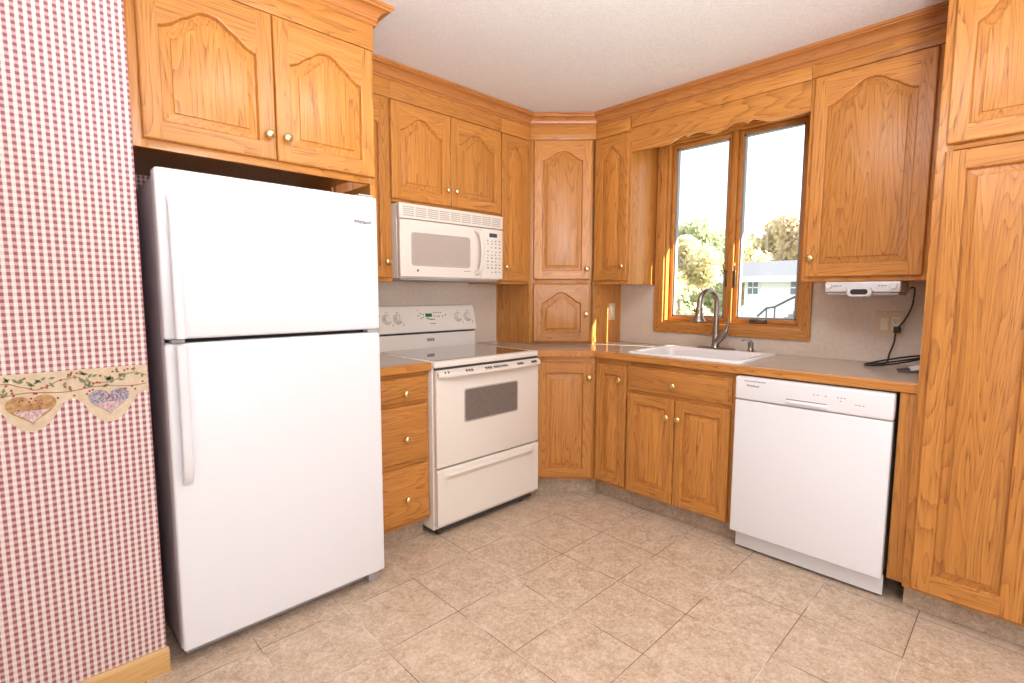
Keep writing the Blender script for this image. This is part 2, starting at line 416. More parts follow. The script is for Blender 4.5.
# ------------------------------------------------------------------ cabinet pieces
ARCH = [(0, 1), (.10, .988), (.20, .935), (.28, .85), (.35, .74), (.41, .64), (.45, .598), (.50, .572), (.56, .50), (.64, .36), (.73, .22), (.83, .11), (.92, .04), (1, 0)]
def arch(s):
    s = abs(s)
    for (a, va), (b, vb) in zip(ARCH, ARCH[1:]):
        if s <= b: return va + (vb-va)*(s-a)/(b-a)
    return 0
NA = 48
def opening(w, h, st, rb, rt, A, d):
    """outline of the panel opening inset by d (x, z), from lower left round to upper left"""
    x0, x1, z0, zs = st+d, w-st-d, rb+d, h-rt-A
    pts = [(x0, z0), (x1, z0)]
    if A == 0: return pts + [(x1, h-rt-d), (x0, h-rt-d)]
    for i in range(NA+1):
        s = 1 - 2*i/NA
        pts.append(((x0+x1)/2 + s*(x1-x0)/2, zs + A*arch(s) - d*1.12))
    return pts
def knob(parent, x, z, y=-.020):
    prof = [(.0055, 0), (.0055, .010), (.007, .013), (.0135, .016), (.0165, .020), (.0165, .024), (.0135, .0275), (.0070, .0295), (.0001, .030)]
    return MB().lathe([(r, h) for r, h in prof], (0, 0, 0), '-y', 18).build('knob', 'brass', parent, (x, y, z))
def door(parent, x0, x1, z0, z1, A=0.0, st=.055, rb=.057, rt=.070, kn=None, name='door'):
    w, h, t, e = x1-x0, z1-z0, .020, .005
    mb = MB()
    rect = lambda i, y: [(i, y, i), (w-i, y, i), (w-i, y, h-i), (i, y, h-i)]
    mb.loops([rect(0, -.0012), rect(0, -t+.006), rect(.0018, -t+.0018), rect(e, -t)], cap0=True)
    o0 = opening(w, h, st, rb, rt, A, 0)
    y = -t; q = lambda a, b, c, d_, mi: mb.face([(a[0], y, a[1]), (b[0], y, b[1]), (c[0], y, c[1]), (d_[0], y, d_[1])], mi)
    q((e, e), (st, e), (st, h-e), (e, h-e), 0); q((w-st, e), (w-e, e), (w-e, h-e), (w-st, h-e), 0)
    q((st, e), (w-st, e), (w-st, rb), (st, rb), 1)
    top = o0[2:]
    for a, b in zip(top, top[1:]):
        q(b, a, (a[0], h-e), (b[0], h-e), 1)
    L = [[(x, yy, z) for x, z in opening(w, h, st, rb, rt, A, d)] for d, yy in ((0, -t), (.0025, -t+.001), (.0050, -t+.006), (.0062, -t+.0145))]
    mb.loops(L)
    d = mb.build(name, ['oak_v', 'oak_h'], parent, (x0, 0, z0), angle=25)
    pb = MB(); L = [[(x, yy, z) for x, z in opening(w, h, st, rb, rt, A, dd)] for dd, yy in ((.0060, -t+.0155), (.0090, -t+.0155), (.034, -t+.0068), (.0348, -t+.0022), (.037, -t+.0016))]
    pb.loops(L, cap1=True); pb.build('raised_panel', 'oak_v', d, angle=20)
    if kn: knob(d, kn[0]-x0, kn[1]-z0)
    return d
def drawer(parent, x0, x1, z0, z1, kn=None, name='drawer'):
    w, h, t = x1-x0, z1-z0, .020
    rect = lambda i, y: [(i, y, i), (w-i, y, i), (w-i, y, h-i), (i, y, h-i)]
    mb = MB(); mb.loops([rect(0, -.0012), rect(0, -.010), rect(.003, -.0125), rect(.015, -.0128), rect(.017, -.0165), rect(.027, -.0192), rect(.029, -t)], cap0=True, cap1=True)
    d = mb.build(name, 'oak_h', parent, (x0, 0, z0), angle=25)
    if kn: knob(d, kn[0]-x0, kn[1]-z0)
    return d
def frame(parent, w, z0, z1, stiles, rails, parent_mat=None):
    """face frame 19 mm thick in front of the carcass: stiles (x0,x1), rails (z0,z1)"""
    mb = MB()
    for a, b in stiles: mb.box(a, b, 0, .019, z0, z1, .0008)
    xs = sorted(stiles)
    for a, b in rails:
        for (p, q_), (r, s_) in zip(xs, xs[1:]): mb.box(q_-.0002, r+.0002, .0003, .0187, a, b, .0006, 1)
    return mb.build('face_frame', ['oak_v', 'oak_h'], parent, angle=25)
def carcass(parent, w, d, z0, z1):
    return MB().box(0, w, .019, d, z0, z1, .001).build('carcass', 'oak_v', parent)
def kick(parent, x0, x1, y=.062, h=.1045):
    return MB().box(x0, x1, y, y+.012, 0.0005, h, .001).build('toe_kick', 'kick', parent)
def frieze(parent, x0, x1, z0, z1=2.345, y=-.010):
    return MB().box(x0, x1, y, -.0003, z0, z1, .0015).build('frieze_board', 'oak_h', parent)
R90, R45 = -PI/2, -PI/4
ZB, ZT = 1.317, 2.345

# ---- wall of the range (faces -Y), left to right
c = empty('refrigerator_cabinet', (-2.8185, FF, 1.707), 0, 'deep oak cabinet with two arched doors above the white refrigerator', 'cabinet', 'oak wall cabinets')
w = .8205; H = ZT-1.707
mb = MB(); mb.box(0, w, .019, .744, .050, H); mb.build('carcass', 'oak_v', c)
frame(c, w, 0, H, [(0, .040), (w-.030, w)], [(0, .040), (.515, H)])
door(c, .0255, .4195, .026, .525, A=.077, st=.052, kn=(.3935, .109)); door(c, .4225, .811, .026, .525, A=.077, st=.052, kn=(.455, .108))
frieze(c, 0, w, .531, H)
MB().prism([(0, -.001), (0, -1.60), (.09, -1.60), (.09, -1.7065), (.744, -1.7065), (.744, -.001)], w-.024, w, 'x').build('end_panel', 'oak_v', c)

c = empty('wall_cabinet', (-1.9955, UF, ZB), 0, 'narrow oak wall cabinet between the refrigerator and the microwave', 'cabinet', 'oak wall cabinets')
w = .322; H = ZT-ZB; carcass(c, w, .324, 0, H); frame(c, w, 0, H, [(0, .02), (w-.03, w)], [(0, .035), (.92, H)])
door(c, .012, w-.018, .020, .928, A=.060, kn=(w-.046, .102)); frieze(c, 0, w, .934, H)

c = empty('wall_cabinet', (-1.6725, UF, 1.735), 0, 'short oak wall cabinet with two arched doors above the microwave', 'cabinet', 'oak wall cabinets')
w = .7765; H = ZT-1.735; carcass(c, w, .324, 0, H); frame(c, w, 0, H, [(0, .02), (.372, .386), (w-.02, w)], [(0, .03), (.50, H)])
door(c, -.006, .3765, .014, .510, A=.075, rt=.060, kn=(.350, .100)); door(c, .3805, .7665, .014, .510, A=.075, rt=.060, kn=(.411, .100))
frieze(c, 0, w, .516, H)

c = empty('wall_cabinet', (-.895, UF, ZB), 0, 'narrow oak wall cabinet right of the microwave with a slim arched door', 'cabinet', 'oak wall cabinets')
w = .2595; H = ZT-ZB; carcass(c, w, .324, 0, H); frame(c, w, 0, H, [(0, .02), (w-.025, w)], [(0, .03), (.92, H)])
door(c, -.002, w-.016, .018, .926, A=.070, rt=.062, kn=(.028, .106)); frieze(c, 0, w-.004, .932, H)

# ---- diagonal corner tower reaching the counter
def loc45(pts, org):
    ca, sa = math.cos(PI/4), math.sin(PI/4)
    return [((x-org[0])*ca - (y-org[1])*sa, (x-org[0])*sa + (y-org[1])*ca) for x, y in pts]
org = (-CD, UF); c = empty('corner_cabinet', (org[0], org[1], .9145), R45, 'tall diagonal oak corner cabinet standing on the counter between two walls', 'cabinet', 'oak wall cabinets')
H = ZT-.9145; w = (CD+UF)*math.sqrt(2)
mb = MB(); ins = .0135
mb.prism(loc45([(-CD, -.001), (-CD, UF), (-CD+ins, UF-ins+.027), (UF-.027+ins+.0, -CD+.027-.0135+.0), (UF, -CD), (-.001, -CD), (-.001, -.001)], org), 0, H)
mb.build('carcass', 'oak_v', c)
frame(c, w, 0, H, [(0, .042), (w-.042, w)], [(0, .02), (.405, .440), (1.33, H)])
zl = .9145
door(c, .030, w-.030, 1.350-zl, 2.250-zl, A=.060, rt=.062, kn=(w-.052, 1.419-zl)); door(c, .030, w-.030, .931-zl, 1.320-zl, A=.072, rt=.055, kn=(w-.052, 1.119-zl))
frieze(c, .004, w-.004, 2.256-zl, H)

# ---- window wall (faces -X)
c = empty('wall_cabinet', (UF, -.6355, ZB), R90, 'narrow oak wall cabinet left of the window with a tall arched door', 'cabinet', 'oak wall cabinets')
w = .268; H = ZT-ZB; carcass(c, w, .324, 0, H); frame(c, w, 0, H, [(0, .012), (w-.030, w)], [(0, .03), (.92, H)])
door(c, .004, w-.010, .022, .932, A=.065, rt=.062, kn=(w-.036, .112)); frieze(c, .003, w-.008, .938, H)

# scalloped valance
c = empty('window_valance', (UF, -.9045, 2.12), R90, 'scalloped oak valance board spanning above the kitchen window', 'valance')
w = .988; H = ZT-2.12
sc_pts = [(0, .010), (.05, .010), (.16, .006), (.225, .004), (.262, .010), (.295, .024), (.320, .034), (.335, .036), (.350, .030), (.359, .0245), (.368, .030), (.390, .036), (.412, .038), (.440, .034), (.470, .022), (.500, .012), (.524, .009)]
mid = .524; full = sc_pts + [(2*mid-x, z) for x, z in reversed(sc_pts[:-1]) if 2*mid-x < w-.01] + [(w, .010)]
MB().prism(full + [(w, .150), (0, .150)], 0, .019, 'y').build('scalloped_board', 'oak_h', c)
frieze(c, .0, w, .150, H, -.010)
MB().box(.036, w-.001, .0195, .322, .150, .165).build('valance_top', 'oak_h', c)

c = empty('wall_cabinet', (UF, -1.8935, ZB), R90, 'wide oak wall cabinet with one arched door right of the window', 'cabinet', 'oak wall cabinets')
w = .520; H = ZT-ZB; carcass(c, w, .324, 0, H); frame(c, w, 0, H, [(0, .03), (w-.055, w)], [(0, .03), (.945, H)])
door(c, .018, .468, .022, .951, A=.088, rt=.052, kn=(.042, .112)); frieze(c, .0, w, .957, H)

# pantry
c = empty('pantry_cabinet', (PF, -2.415, .105), R90, 'tall oak pantry cabinet at the end of the counter beside the dishwasher', 'cabinet', 'tall oak cabinets')
w = .68; H = CEIL-.002-.105; carcass(c, w, .658, 0, H)
frame(c, w, 0, H, [(0, .045), (.325, .355), (w-.045, w)], [(0, .03), (1.668, 1.700), (2.20, H)])
for a, b, kx in ((.026, .336, .310), (.344, .654, .370)):
    door(c, a, b, .012, 1.662, rb=.070, rt=.065, st=.058, kn=(kx, 1.0)); door(c, a, b, 1.688, 2.225, A=.082, st=.055, rt=.055, kn=(kx, 1.78))
kick(c, -.05, w, .065, .0); 
mb = MB().box(0, w, .065, .077, -.1045, -.0005); mb.build('toe_kick', 'kick', c)
for o in [o for o in c.children if o.name.startswith('toe_kick')][:1]: bpy.data.objects.remove(o)
MB().box(-.055, -.0008, .03, .049, 0, .768, .001).build('filler_strip', 'oak_v', c)

# ---- base cabinets
BF = -.61; BZ = .873
def base(name, loc, rot, w, label, group='oak base cabinets'):
    return empty(name, loc, rot, label, 'cabinet', group)
c = base('base_cabinet', (-1.9955, BF, 0), 0, .3425, 'oak base cabinet with three drawers between refrigerator and range')
w = .3405; carcass(c, w, .609, .105, BZ); frame(c, w, .105, BZ, [(0, .022), (w-.022, w)], [(.105, .134), (.409, .436), (.712, .731), (.849, BZ)])
for z0, z1, kz in ((.731, .849, .776), (.436, .711, .552), (.130, .409, .250)): drawer(c, .014, w-.010, z0, z1, (.195, kz))
kick(c, 0, w)

e0, e1 = (-.867, BF), (BF, -.867); dl = (e1[0]-e0[0])*math.sqrt(2)
c = base('corner_base_cabinet', (e0[0], e0[1], 0), R45, dl, 'diagonal oak corner base cabinet with one square-panelled door')
mb = MB(); s2 = .0134
mb.prism(loc45([(-.887, -.001), (-.887, BF), e0, (e0[0]+s2, e0[1]+s2-.0), (e1[0]+s2, e1[1]+s2), e1, (BF, -.876), (-.001, -.876), (-.001, -.001)], e0), .105, BZ); mb.build('carcass', 'oak_v', c)
frame(c, dl, .105, BZ, [(.0005, .03), (dl-.03, dl-.0005)], [(.105, .13), (.83, BZ)])
door(c, .008, dl-.016, .122, .838, st=.054, rb=.053, rt=.060, kn=(dl-.040, .750)); kick(c, -.02, dl+.0255, .062)

c = base('base_cabinet', (BF, -.8775, 0), R90, .230, 'slim oak base cabinet with one narrow door beside the sink cabinet')
w = .230; carcass(c, w, .609, .105, BZ); frame(c, w, .105, BZ, [(0, .018), (w-.018, w)], [(.105, .125), (.83, BZ)])
door(c, .012, w-.008, .122, .840, st=.048, rb=.053, rt=.056, kn=(w-.047, .757)); kick(c, -.036, w)

c = base('sink_base_cabinet', (BF, -1.1085, 0), R90, .6165, 'oak sink base cabinet with two doors under a false drawer front')
w = .6165; mb = MB(); mb.box(0, w, .019, .609, .105, .70, .001); mb.box(0, .018, .019, .609, .70, BZ, .001); mb.box(w-.018, w, .019, .609, .70, BZ, .001); mb.build('carcass', 'oak_v', c)
frame(c, w, .105, BZ, [(0, .018), (w-.026, w)], [(.105, .125), (.690, .715), (.84, BZ)])
drawer(c, .004, .594, .711, .845, (.289, .768), name='false_drawer_front')
door(c, .004, .295, .114, .692, st=.050, rb=.055, rt=.055, kn=(.257, .592)); door(c, .299, .593, .114, .692, st=.050, rb=.055, rt=.055, kn=(.323, .592)); kick(c, 0, w)

# ------------------------------------------------------------------ countertops
def counter_edge(path, org, name='edge_band'):
    P = [(0, .874), (.016, .874), (.019, .877), (.019, .908), (.015, .9135), (0, .9135)]
    return sweep(path, P)
CZ0, CZ1 = .8738, .914
o = MB().box(-1.9955, -1.654, -.621, -.001, CZ0, CZ1).build('countertop', 'counter')
tag(o, 'short taupe countertop between the white refrigerator and the bisque range', 'countertop', 'taupe countertops')
counter_edge([(-1.9955, -.621), (-1.654, -.621)], o).build('oak_edge', 'oak_h', o)
SX0, SX1, SY0, SY1 = -.560, -.130, -1.690, -1.095    # sink cut-out
k = .621; dd = .879-.019*.414
mb = MB()
mb.prism([(-.888, -.001), (-.888, -k), (-.871, -k), (-k, -.871), (-k, SY1), (-.001, SY1), (-.001, -.001)], CZ0, CZ1)
mb.box(-k, SX0, SY0, SY1, CZ0, CZ1); mb.box(SX1, -.001, SY0, SY1, CZ0, CZ1); mb.box(-k, -.001, -2.4135, SY0, CZ0, CZ1)
o = mb.build('countertop', 'counter', recalc=False)
tag(o, 'long taupe countertop turning the corner under the window to the pantry', 'countertop', 'taupe countertops')
eb = counter_edge([(-.888, -k), (-.871, -k), (-k, -.871), (-k, -2.4135)], o).build('oak_edge', 'oak_y', o)

# ------------------------------------------------------------------ refrigerator
r = empty('refrigerator', (-2.780, -.81, 0), 0, 'white top-freezer refrigerator in the alcove beside the gingham wall', 'refrigerator')
FW = .752
MB().box(.004, FW-.004, .072, .760, .030, 1.622, .004).build('body', 'fridge_side', r)
MB().box(.012, FW-.012, .066, .073, .060, 1.615).build('door_gasket', 'dark', r)
def slab(x0, x1, y0, y1, z0, z1, bev, seg=4):
    return MB().box(x0, x1, y0, y1, z0, z1, bev, 0, seg)
dl_ = slab(0, FW, 0, .066, .057, 1.0945, .010).build('refrigerator_door', 'white', r)
du_ = slab(0, FW, 0, .066, 1.1085, 1.642, .010).build('freezer_door', 'white', r)
def fridge_handle(par, z0, z1, xt, xb, flip):
    # flat strap that leaves the door near one end and stands proud along its length
    mb = MB(); prof = []
    n = 14
    L = []
    for i in range(n+1):
        t = i/n; z = z0 + (z1-z0)*t
        s = t if flip else 1-t
        off = .026*min(1, (s/.10))**.7 if s < .10 else .026
        x = xb + (xt-xb)*t; hw = .0140
        L.append([(x-hw, -off+.010, z), (x-hw, -off-.002, z), (x-hw+.004, -off-.006, z), (x+hw-.004, -off-.006, z), (x+hw, -off-.002, z), (x+hw, -off+.010, z)])
    mb.loops(L, cap0=True, cap1=True)
    zz = z1 if flip else z0
    ze = (z0, z0+.03) if flip else (z1-.03, z1)
    zend = (z0+.002, z0+.030) if flip else (z1-.030, z1-.002)
    # block that carries the free end
    zf = (z1-.05, z1-.004) if flip else (z0+.004, z0+.05)
    xm = xb if not flip else xt
    mb.box(xm-.012, xm+.012, -.022, .001, zf[0], zf[1], .003)
    return mb.build('handle', 'white_trim', par, angle=50)
fridge_handle(du_, 1.112, 1.560, .040, .040, False); fridge_handle(dl_, .632, 1.091, .040, .040, True)
text('Whirlpool', .0175, 'dark_print', du_, (.648, -.0008, 1.534), FRONT, bold=.0005)
mb = MB(); n = 24
for ph in (0.3,):
    L = []
    for i in range(n+1):
        a = PI*.15 + i/n*PI*1.5; x, z = .040*math.cos(a), .0075*math.sin(a); tw = .0005
        L.append([(x, 0, z-tw), (x, 0, z+tw), (x, -.0005, z+tw), (x, -.0005, z-tw)])
    mb.loops(L, cap0=True, cap1=True)
mb.build('emblem_swoosh', 'grey_print', du_, (.684, -.0004, 1.540))
mb = MB(); mb.box(FW-.075, FW-.010, .012, .10, 1.643, 1.652, .003); mb.box(FW-.050, FW-.020, .03, .16, 1.6225, 1.655, .004); mb.build('hinge_cover', 'grey_plastic', r)
MB().box(FW-.052, FW-.004, .006, .050, 1.0955, 1.1075, .001).build('middle_hinge', 'grey_plastic', r)
MB().box(.02, .055, .004, .05, 1.0955, 1.1075, .001).build('hinge_plug', 'grey_plastic', r)
MB().box(.02, FW-.02, .075, .10, .004, .056, .002).build('toe_grille', 'grey_plastic', r)
for x in (.05, FW-.058): MB().box(x, x+.050, .040 if x > .1 else .30, .074 if x > .1 else .36, .0005, .055, .004).build('foot', 'grey_plastic', r)

# ------------------------------------------------------------------ range
g_ = empty('range', (-1.6515, -.655, 0), 0, 'bisque electric range with a smooth glass cooktop and lower drawer', 'range')
RW = .757
mb = MB(); mb.box(.001, RW-.001, .018, .640, .040, .8835, .003); mb.build('body', 'bisque', g_)
mb = MB(); mb.box(0, RW, -.006, .645, .884, .915, .007, 0, 3); ct = mb.build('cooktop', 'bisque', g_)
mb = MB(); pts = rrect(.032, RW-.038, .035, .575, .012); mb.prism(pts, .9148, .9162); mb.build('glass_surface', 'black_glass', ct)
ringmb = None
od = MB().box(.008, RW-.004, -.012, .016, .370, .872, .006, 0, 3).build('oven_door', 'bisque', g_)
mb = MB(); mb.prism(rrect(.188, .572, .586, .756, .014), -.0135, -.011, 'y'); mb.build('door_window', 'oven_glass', od)
mb = MB(); L = []
for d, yy in ((-.006, -.0115), (-.004, -.0150), (0, -.0150), (.003, -.0125)):
    L.append([(x, yy, z) for x, z in rrect(.188+d, .572-d, .586+d, .756-d, .014)])
mb.loops(L); mb.build('window_rim', 'bisque_dark', od)
# bowed full-width handle ledge with the vent slots in its top face
L = []; n = 24
for i in range(n+1):
    t = i/n; x = .012 + t*(RW-.020); s = 2*t-1; bow = .016 + .026*(1-abs(s)**4)
    zt = .870; zb = .836
    L.append([(x, -.011, zt), (x, -.012-bow*.55, zt-.004), (x, -.012-bow*.92, zt-.012), (x, -.012-bow, zb+.006), (x, -.012-bow*.92, zb+.001), (x, -.012-bow*.75, zb), (x, -.012-bow*.55, zb+.004), (x, -.011, zb+.010)])
mb = MB(); mb.loops(L, cap0=True, cap1=True); hd = mb.build('door_handle', 'bisque2', od, angle=40)
for x0, n_ in ((.045, 2), (.170, 3), (.300, 3), (.360, 3), (.415, 3), (.540, 3), (.660, 3)):
    mb = MB()
    for i in range(n_):
        x = x0 + i*.0175
        s = 2*((x-.012)/(RW-.02))-1; bow = .016 + .026*(1-abs(s)**4)
        yy0 = -.012-bow*.92; 
        mb.face([(x, -.012-bow*.60-.0012, .8660), (x+.014, -.012-bow*.60-.0012, .8660), (x+.014, -.012-bow*.955-.0012, .8560), (x, -.012-bow*.955-.0012, .8560)])
    mb.build('vent_slot', 'dark', hd)
MB().box(.012, RW-.008, .0, .017, .872, .8835, .001).build('vent_gap', 'dark', g_)
# storage drawer with an embossed pull along its top
L = []
def drw(x, k):
    return [(x, .016, .062), (x, -.006, .062), (x, -.012, .068), (x, -.012, .300), (x, -.012-.004*k, .306), (x, -.012-.020*k, .322), (x, -.012-.022*k, .328), (x, -.012-.018*k, .332), (x, -.012, .336), (x, -.012, .352), (x, -.006, .360), (x, .016, .360)]
xs = [(.008, 0), (.030, 0), (.050, 0), (.062, .8), (.075, 1), (RW-.075, 1), (RW-.062, .8), (RW-.050, 0), (RW-.026, 0), (RW-.004, 0)]
mb = MB(); mb.loops([drw(x, k) for x, k in xs], cap0=True, cap1=True); mb.build('storage_drawer', 'bisque', g_, angle=30)
for x in (.05, RW-.10):
    for y in (.05, .55): MB().lathe([(.016, .0005), (.016, .030), (.010, .041)], (x, y, 0), 'z', 12).build('foot', 'black', g_)
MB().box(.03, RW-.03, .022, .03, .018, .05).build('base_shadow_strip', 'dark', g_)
# backguard
y0 = .575
bgx = MB(); bgx.prism([(.568, .9155), (.640, .9155), (.652, 1.178), (.612, 1.180), (.600, 1.176), (.566, 1.030), (.566, 1.018), (.590, 1.014), (.590, 1.004), (.574, 1.004)], .012, RW-.012, 'x')
bg = bgx.build('backguard', 'bisque', g_, angle=25)
for x0, x1 in ((-.0, .014), (RW-.014, RW)):
    L = []
    mb = MB(); mb.prism([(.562, 1.016), (.640, 1.016), (.652, 1.172), (.618, 1.178), (.602, 1.172)], x0, x1, 'x', 0, .003); mb.build('end_cap', 'bisque2', bg)
MB().box(.014, RW-.014, .5745, .589, 1.005, 1.0135).build('slot', 'dark', bg)
# control panel normal (tilted)
pv0, pv1 = Vector((0, .566, 1.030)), Vector((0, .600, 1.176)); pd = (pv1-pv0).normalized(); pn = Vector((0, -pd.z, pd.y))
def on_panel(x, s, h=0.0):
    p = pv0 + pd*s + pn*h; return Vector((x, p.y, p.z))
def panel_rect(mb, x0, x1, s0, s1, h=.0008, mi=0):
    mb.face([on_panel(x0, s0, h), on_panel(x1, s0, h), on_panel(x1, s1, h), on_panel(x0, s1, h)], mi)
for x in (.085, .158, .612, .690):
    tilt = math.atan2(pd.y, pd.z)
    mb = MB(); mb.lathe([(.0275, 0), (.0275, .003), (.024, .005), (.022, .022), (.019, .025), (.0001, .0255)], (0, 0, 0), '-y', 28); mb.box(-.0055, .0055, -.034, -.020, -.0195, .0195, .002)
    kb = mb.build('control_knob', 'bisque2', bg, on_panel(x, .073, .0006)); kb.rotation_euler.x = -tilt
    mb = MB(); mb.lathe([(.0325, 0), (.0325, .0012)], (0, 0, 0), '-y', 28); rg = mb.build('knob_ring', 'bisque_dark', bg, on_panel(x, .073, .0003)); rg.rotation_euler.x = -tilt
mb = MB(); panel_rect(mb, .356, .406, .080, .102, .0012); mb.build('clock_display', 'lcd', bg)
mb = MB()
for x, s in ((.318, .098), (.318, .068), (.335, .092), (.335, .074), (.418, .102), (.434, .102), (.452, .102), (.470, .102), (.418, .080), (.440, .078), (.455, .078), (.482, .078), (.300, .086), (.362, .066), (.372, .066), (.382, .060), (.392, .060), (.402, .060), (.415, .060), (.505, .086)):
    panel_rect(mb, x, x+.010, s, s+.008)
panel_rect(mb, .085-.05, .085-.045, .09, .10); panel_rect(mb, .385, .425, .034, .039); panel_rect(mb, .30, .31, .122, .126)
for x in (.085, .158, .612, .690): panel_rect(mb, x-.010, x+.010, .112, .115); panel_rect(mb, x+.034, x+.038, .030, .045)
mb.build('panel_print', 'grey_print', bg)
# small louvre plate on the riser
mb = MB()
for i in range(4): mb.box(.358 + i*.014, .358 + i*.014+.011, .5695, .573, .956, .975, .001)
mb.build('riser_badge', 'grey_print', bg)

# ------------------------------------------------------------------ microwave
mw = empty('microwave', (-1.649, -.362, 1.333), 0, 'bisque over-the-range microwave mounted below the short oak cabinet', 'microwave')
MWW, MH = .742, .3975
mb = MB(); mb.box(.0, MWW, .030, .361, .004, MH, .004); mb.build('body', 'bisque', mw)
mb = MB(); mb.box(0, MWW, .0, .030, .318, MH, .006, 0, 3); vg = mb.build('vent_hood', 'bisque', mw)
mb = MB()
for i in range(9):
    xa = .022 + i*.0785
    for j in range(5): mb.box(xa, xa+.070, -.0012, .004, .332+j*.0108, .3375+j*.0108, .0008)
mb.build('vent_grille', 'bisque_dark', vg)
mb = MB(); mb.box(.002, .560, 0, .030, .010, .314, .006, 0, 3); md = mb.build('door', 'bisque', mw)
mb = MB(); mb.prism(rrect(.078, .470, .078, .242, .016), -.0014, .002, 'y'); mb.build('door_window', 'micro_glass', md)
L = []; mb = MB()
for d, yy in ((-.007, -.0002), (-.005, -.0030), (-.001, -.0030), (.002, -.0012)): L.append([(x, yy, z) for x, z in rrect(.078+d, .470-d, .078+d, .242-d, .018)])
mb.loops(L); mb.build('window_rim', 'bisque_dark', md)
mb = MB(); mb.tube([(.520, .002, .040), (.527, -.030, .060), (.533, -.042, .110), (.536, -.044, .165), (.533, -.042, .220), (.527, -.030, .272), (.520, .002, .292)], [.013, .013, .012, .012, .012, .013, .013], 12, 0, 5); mb.build('door_handle', 'bisque2', md, angle=60)
mb = MB(); mb.lathe([(.007, 0), (.007, .002), (.005, .0028)], (.110, -.0002, .046), '-y', 16); mb.build('emblem', 'grey_print', md)
mb = MB(); mb.box(.430, .475, -.0010, .001, .050, .053); mb.build('door_print', 'grey_print', md)
mb = MB(); mb.box(.563, MWW-.002, 0, .030, .010, .314, .006, 0, 3); cp = mb.build('control_panel', 'bisque', mw)
mb = MB(); mb.box(.628, .690, -.0015, .002, .264, .288); mb.build('clock_display', 'lcd_off', cp)
mb = MB(); rng = random.Random(3)
for row, z in enumerate((.238, .222, .198, .174, .154, .134, .114, .094, .074, .050)):
    for col in range(4):
        x = .610 + col*.032
        if row in (2, 9) and col == 0: continue
        mb.box(x, x + rng.choice((.008, .011, .014)), -.0010, .001, z, z+rng.choice((.004, .006, .008)))
mb.build('keypad_print', 'grey_print', cp)
MB().box(.02, MWW-.02, .035, .34, -.006, .0038, .002).build('underside_panel', 'grey_plastic', mw)

# ------------------------------------------------------------------ dishwasher (faces -X)
d_ = empty('dishwasher', (-.668, -1.7365, 0), R90, 'white dishwasher built in below the counter beside the pantry', 'dishwasher')
DW = .613
MB().box(.006, DW-.010, .045, .62, .10, .862, .002).build('tub', 'grey_plastic', d_)
MB().box(0, DW-.002, 0, .042, .104, .757, .006, 0, 3).build('door', 'white', d_)
cpn = MB().box(0, DW, -.006, .042, .7605, .868, .009, 0, 4).build('control_panel', 'white_trim', d_)
# recessed pull below the panel
L = []; mb = MB()
for i in range(13):
    t = i/12; x = .222 + t*.166; k_ = math.sin(PI*min(1, min(t, 1-t)*5)/2)
    L.append([(x, -.0062, .766), (x, -.0062-.004*k_, .768), (x, -.0062-.012*k_, .778), (x, -.0062-.012*k_, .782), (x, -.0062-.003*k_, .788), (x, -.0062, .789)])
mb.loops(L, cap0=True, cap1=True); mb.build('pull_handle', 'white_trim', cpn, angle=40)
MB().box(.226, .384, -.0076, -.0058, .7895, .7925).build('pull_slot', 'grey_print', cpn)
text('Whirlpool', .0135, 'dark_print', cpn, (.052, -.0062, .826), FRONT, bold=.0002)
mb = MB()
for i in range(9): mb.box(.043 + i*.0105, .043 + i*.0105+.0088, -.0068, -.0055, .8495, .8525)
mb.build('panel_print', 'dark_print', cpn)
mb = MB()
for x, z in ((.33, .825), (.345, .825), (.375, .825), (.42, .825), (.432, .825), (.444, .825), (.43, .812), (.485, .804), (.497, .804), (.510, .804)): mb.box(x, x+.007, -.0066, -.0055, z, z+.003)
mb.build('panel_print', 'grey_print', cpn)
MB().box(.008, DW-.003, .060, .072, .012, .100, .002).build('toe_panel', 'white_trim', d_)
for x in (.03, DW-.05): 
    for y in (.10, .55): MB().lathe([(.012, .0005), (.012, .101)], (x, y, 0), 'z', 10).build('foot', 'black', d_)

# ------------------------------------------------------------------ sink, faucet, small fittings
ZR = .9145
s_ = None
mb = MB()
def ring(x0, x1, y0, y1, r, z): return [(x, y, z) for x, y in rrect(x0, x1, y0, y1, r, 6)]
X0, X1, Y0, Y1 = -.592, -.062, -1.722, -1.062
L = [ring(X0, X1, Y0, Y1, .045, ZR), ring(X0+.002, X1-.002, Y0+.002, Y1-.002, .045, ZR+.008), ring(X0+.010, X1-.010, Y0+.010, Y1-.010, .042, ZR+.0125), ring(X0+.026, X1-.088, Y0+.026, Y1-.026, .06, ZR+.0115),
     ring(X0+.036, X1-.098, Y0+.036, Y1-.036, .055, ZR+.004), ring(X0+.042, X1-.104, Y0+.042, Y1-.042, .055, ZR-.020), ring(X0+.052, X1-.114, Y0+.052, Y1-.052, .06, ZR-.155), ring(X0+.075, X1-.137, Y0+.075, Y1-.075, .05, ZR-.175)]
mb.loops(L, cap1=True)
sk = tag(mb.build('sink', 'porcelain', None, angle=60), 'white drop-in sink set in the counter under the window', 'sink')
yc = (Y0+Y1)/2
MB().lathe([(.042, 0), (.042, .003), (.030, .004), (.028, .001)], (-.36, yc, ZR-.1748), 'z', 24).build('drain', 'nickel', sk)
ZD = ZR + .0126
f = empty('faucet', (-.105, -1.380, ZD), 0, 'brushed nickel pull-down faucet arching over the white sink', 'faucet')
mb = MB(); L = []
for h, ins in ((0, 0), (.004, 0), (.008, .004)):
    L.append([(x, y, h) for x, y in rrect(-.028+ins, .028-ins, -.118+ins, .118-ins, .0279-ins, 8)])
mb.loops(L, cap0=True, cap1=True); mb.build('deck_plate', 'nickel', f)
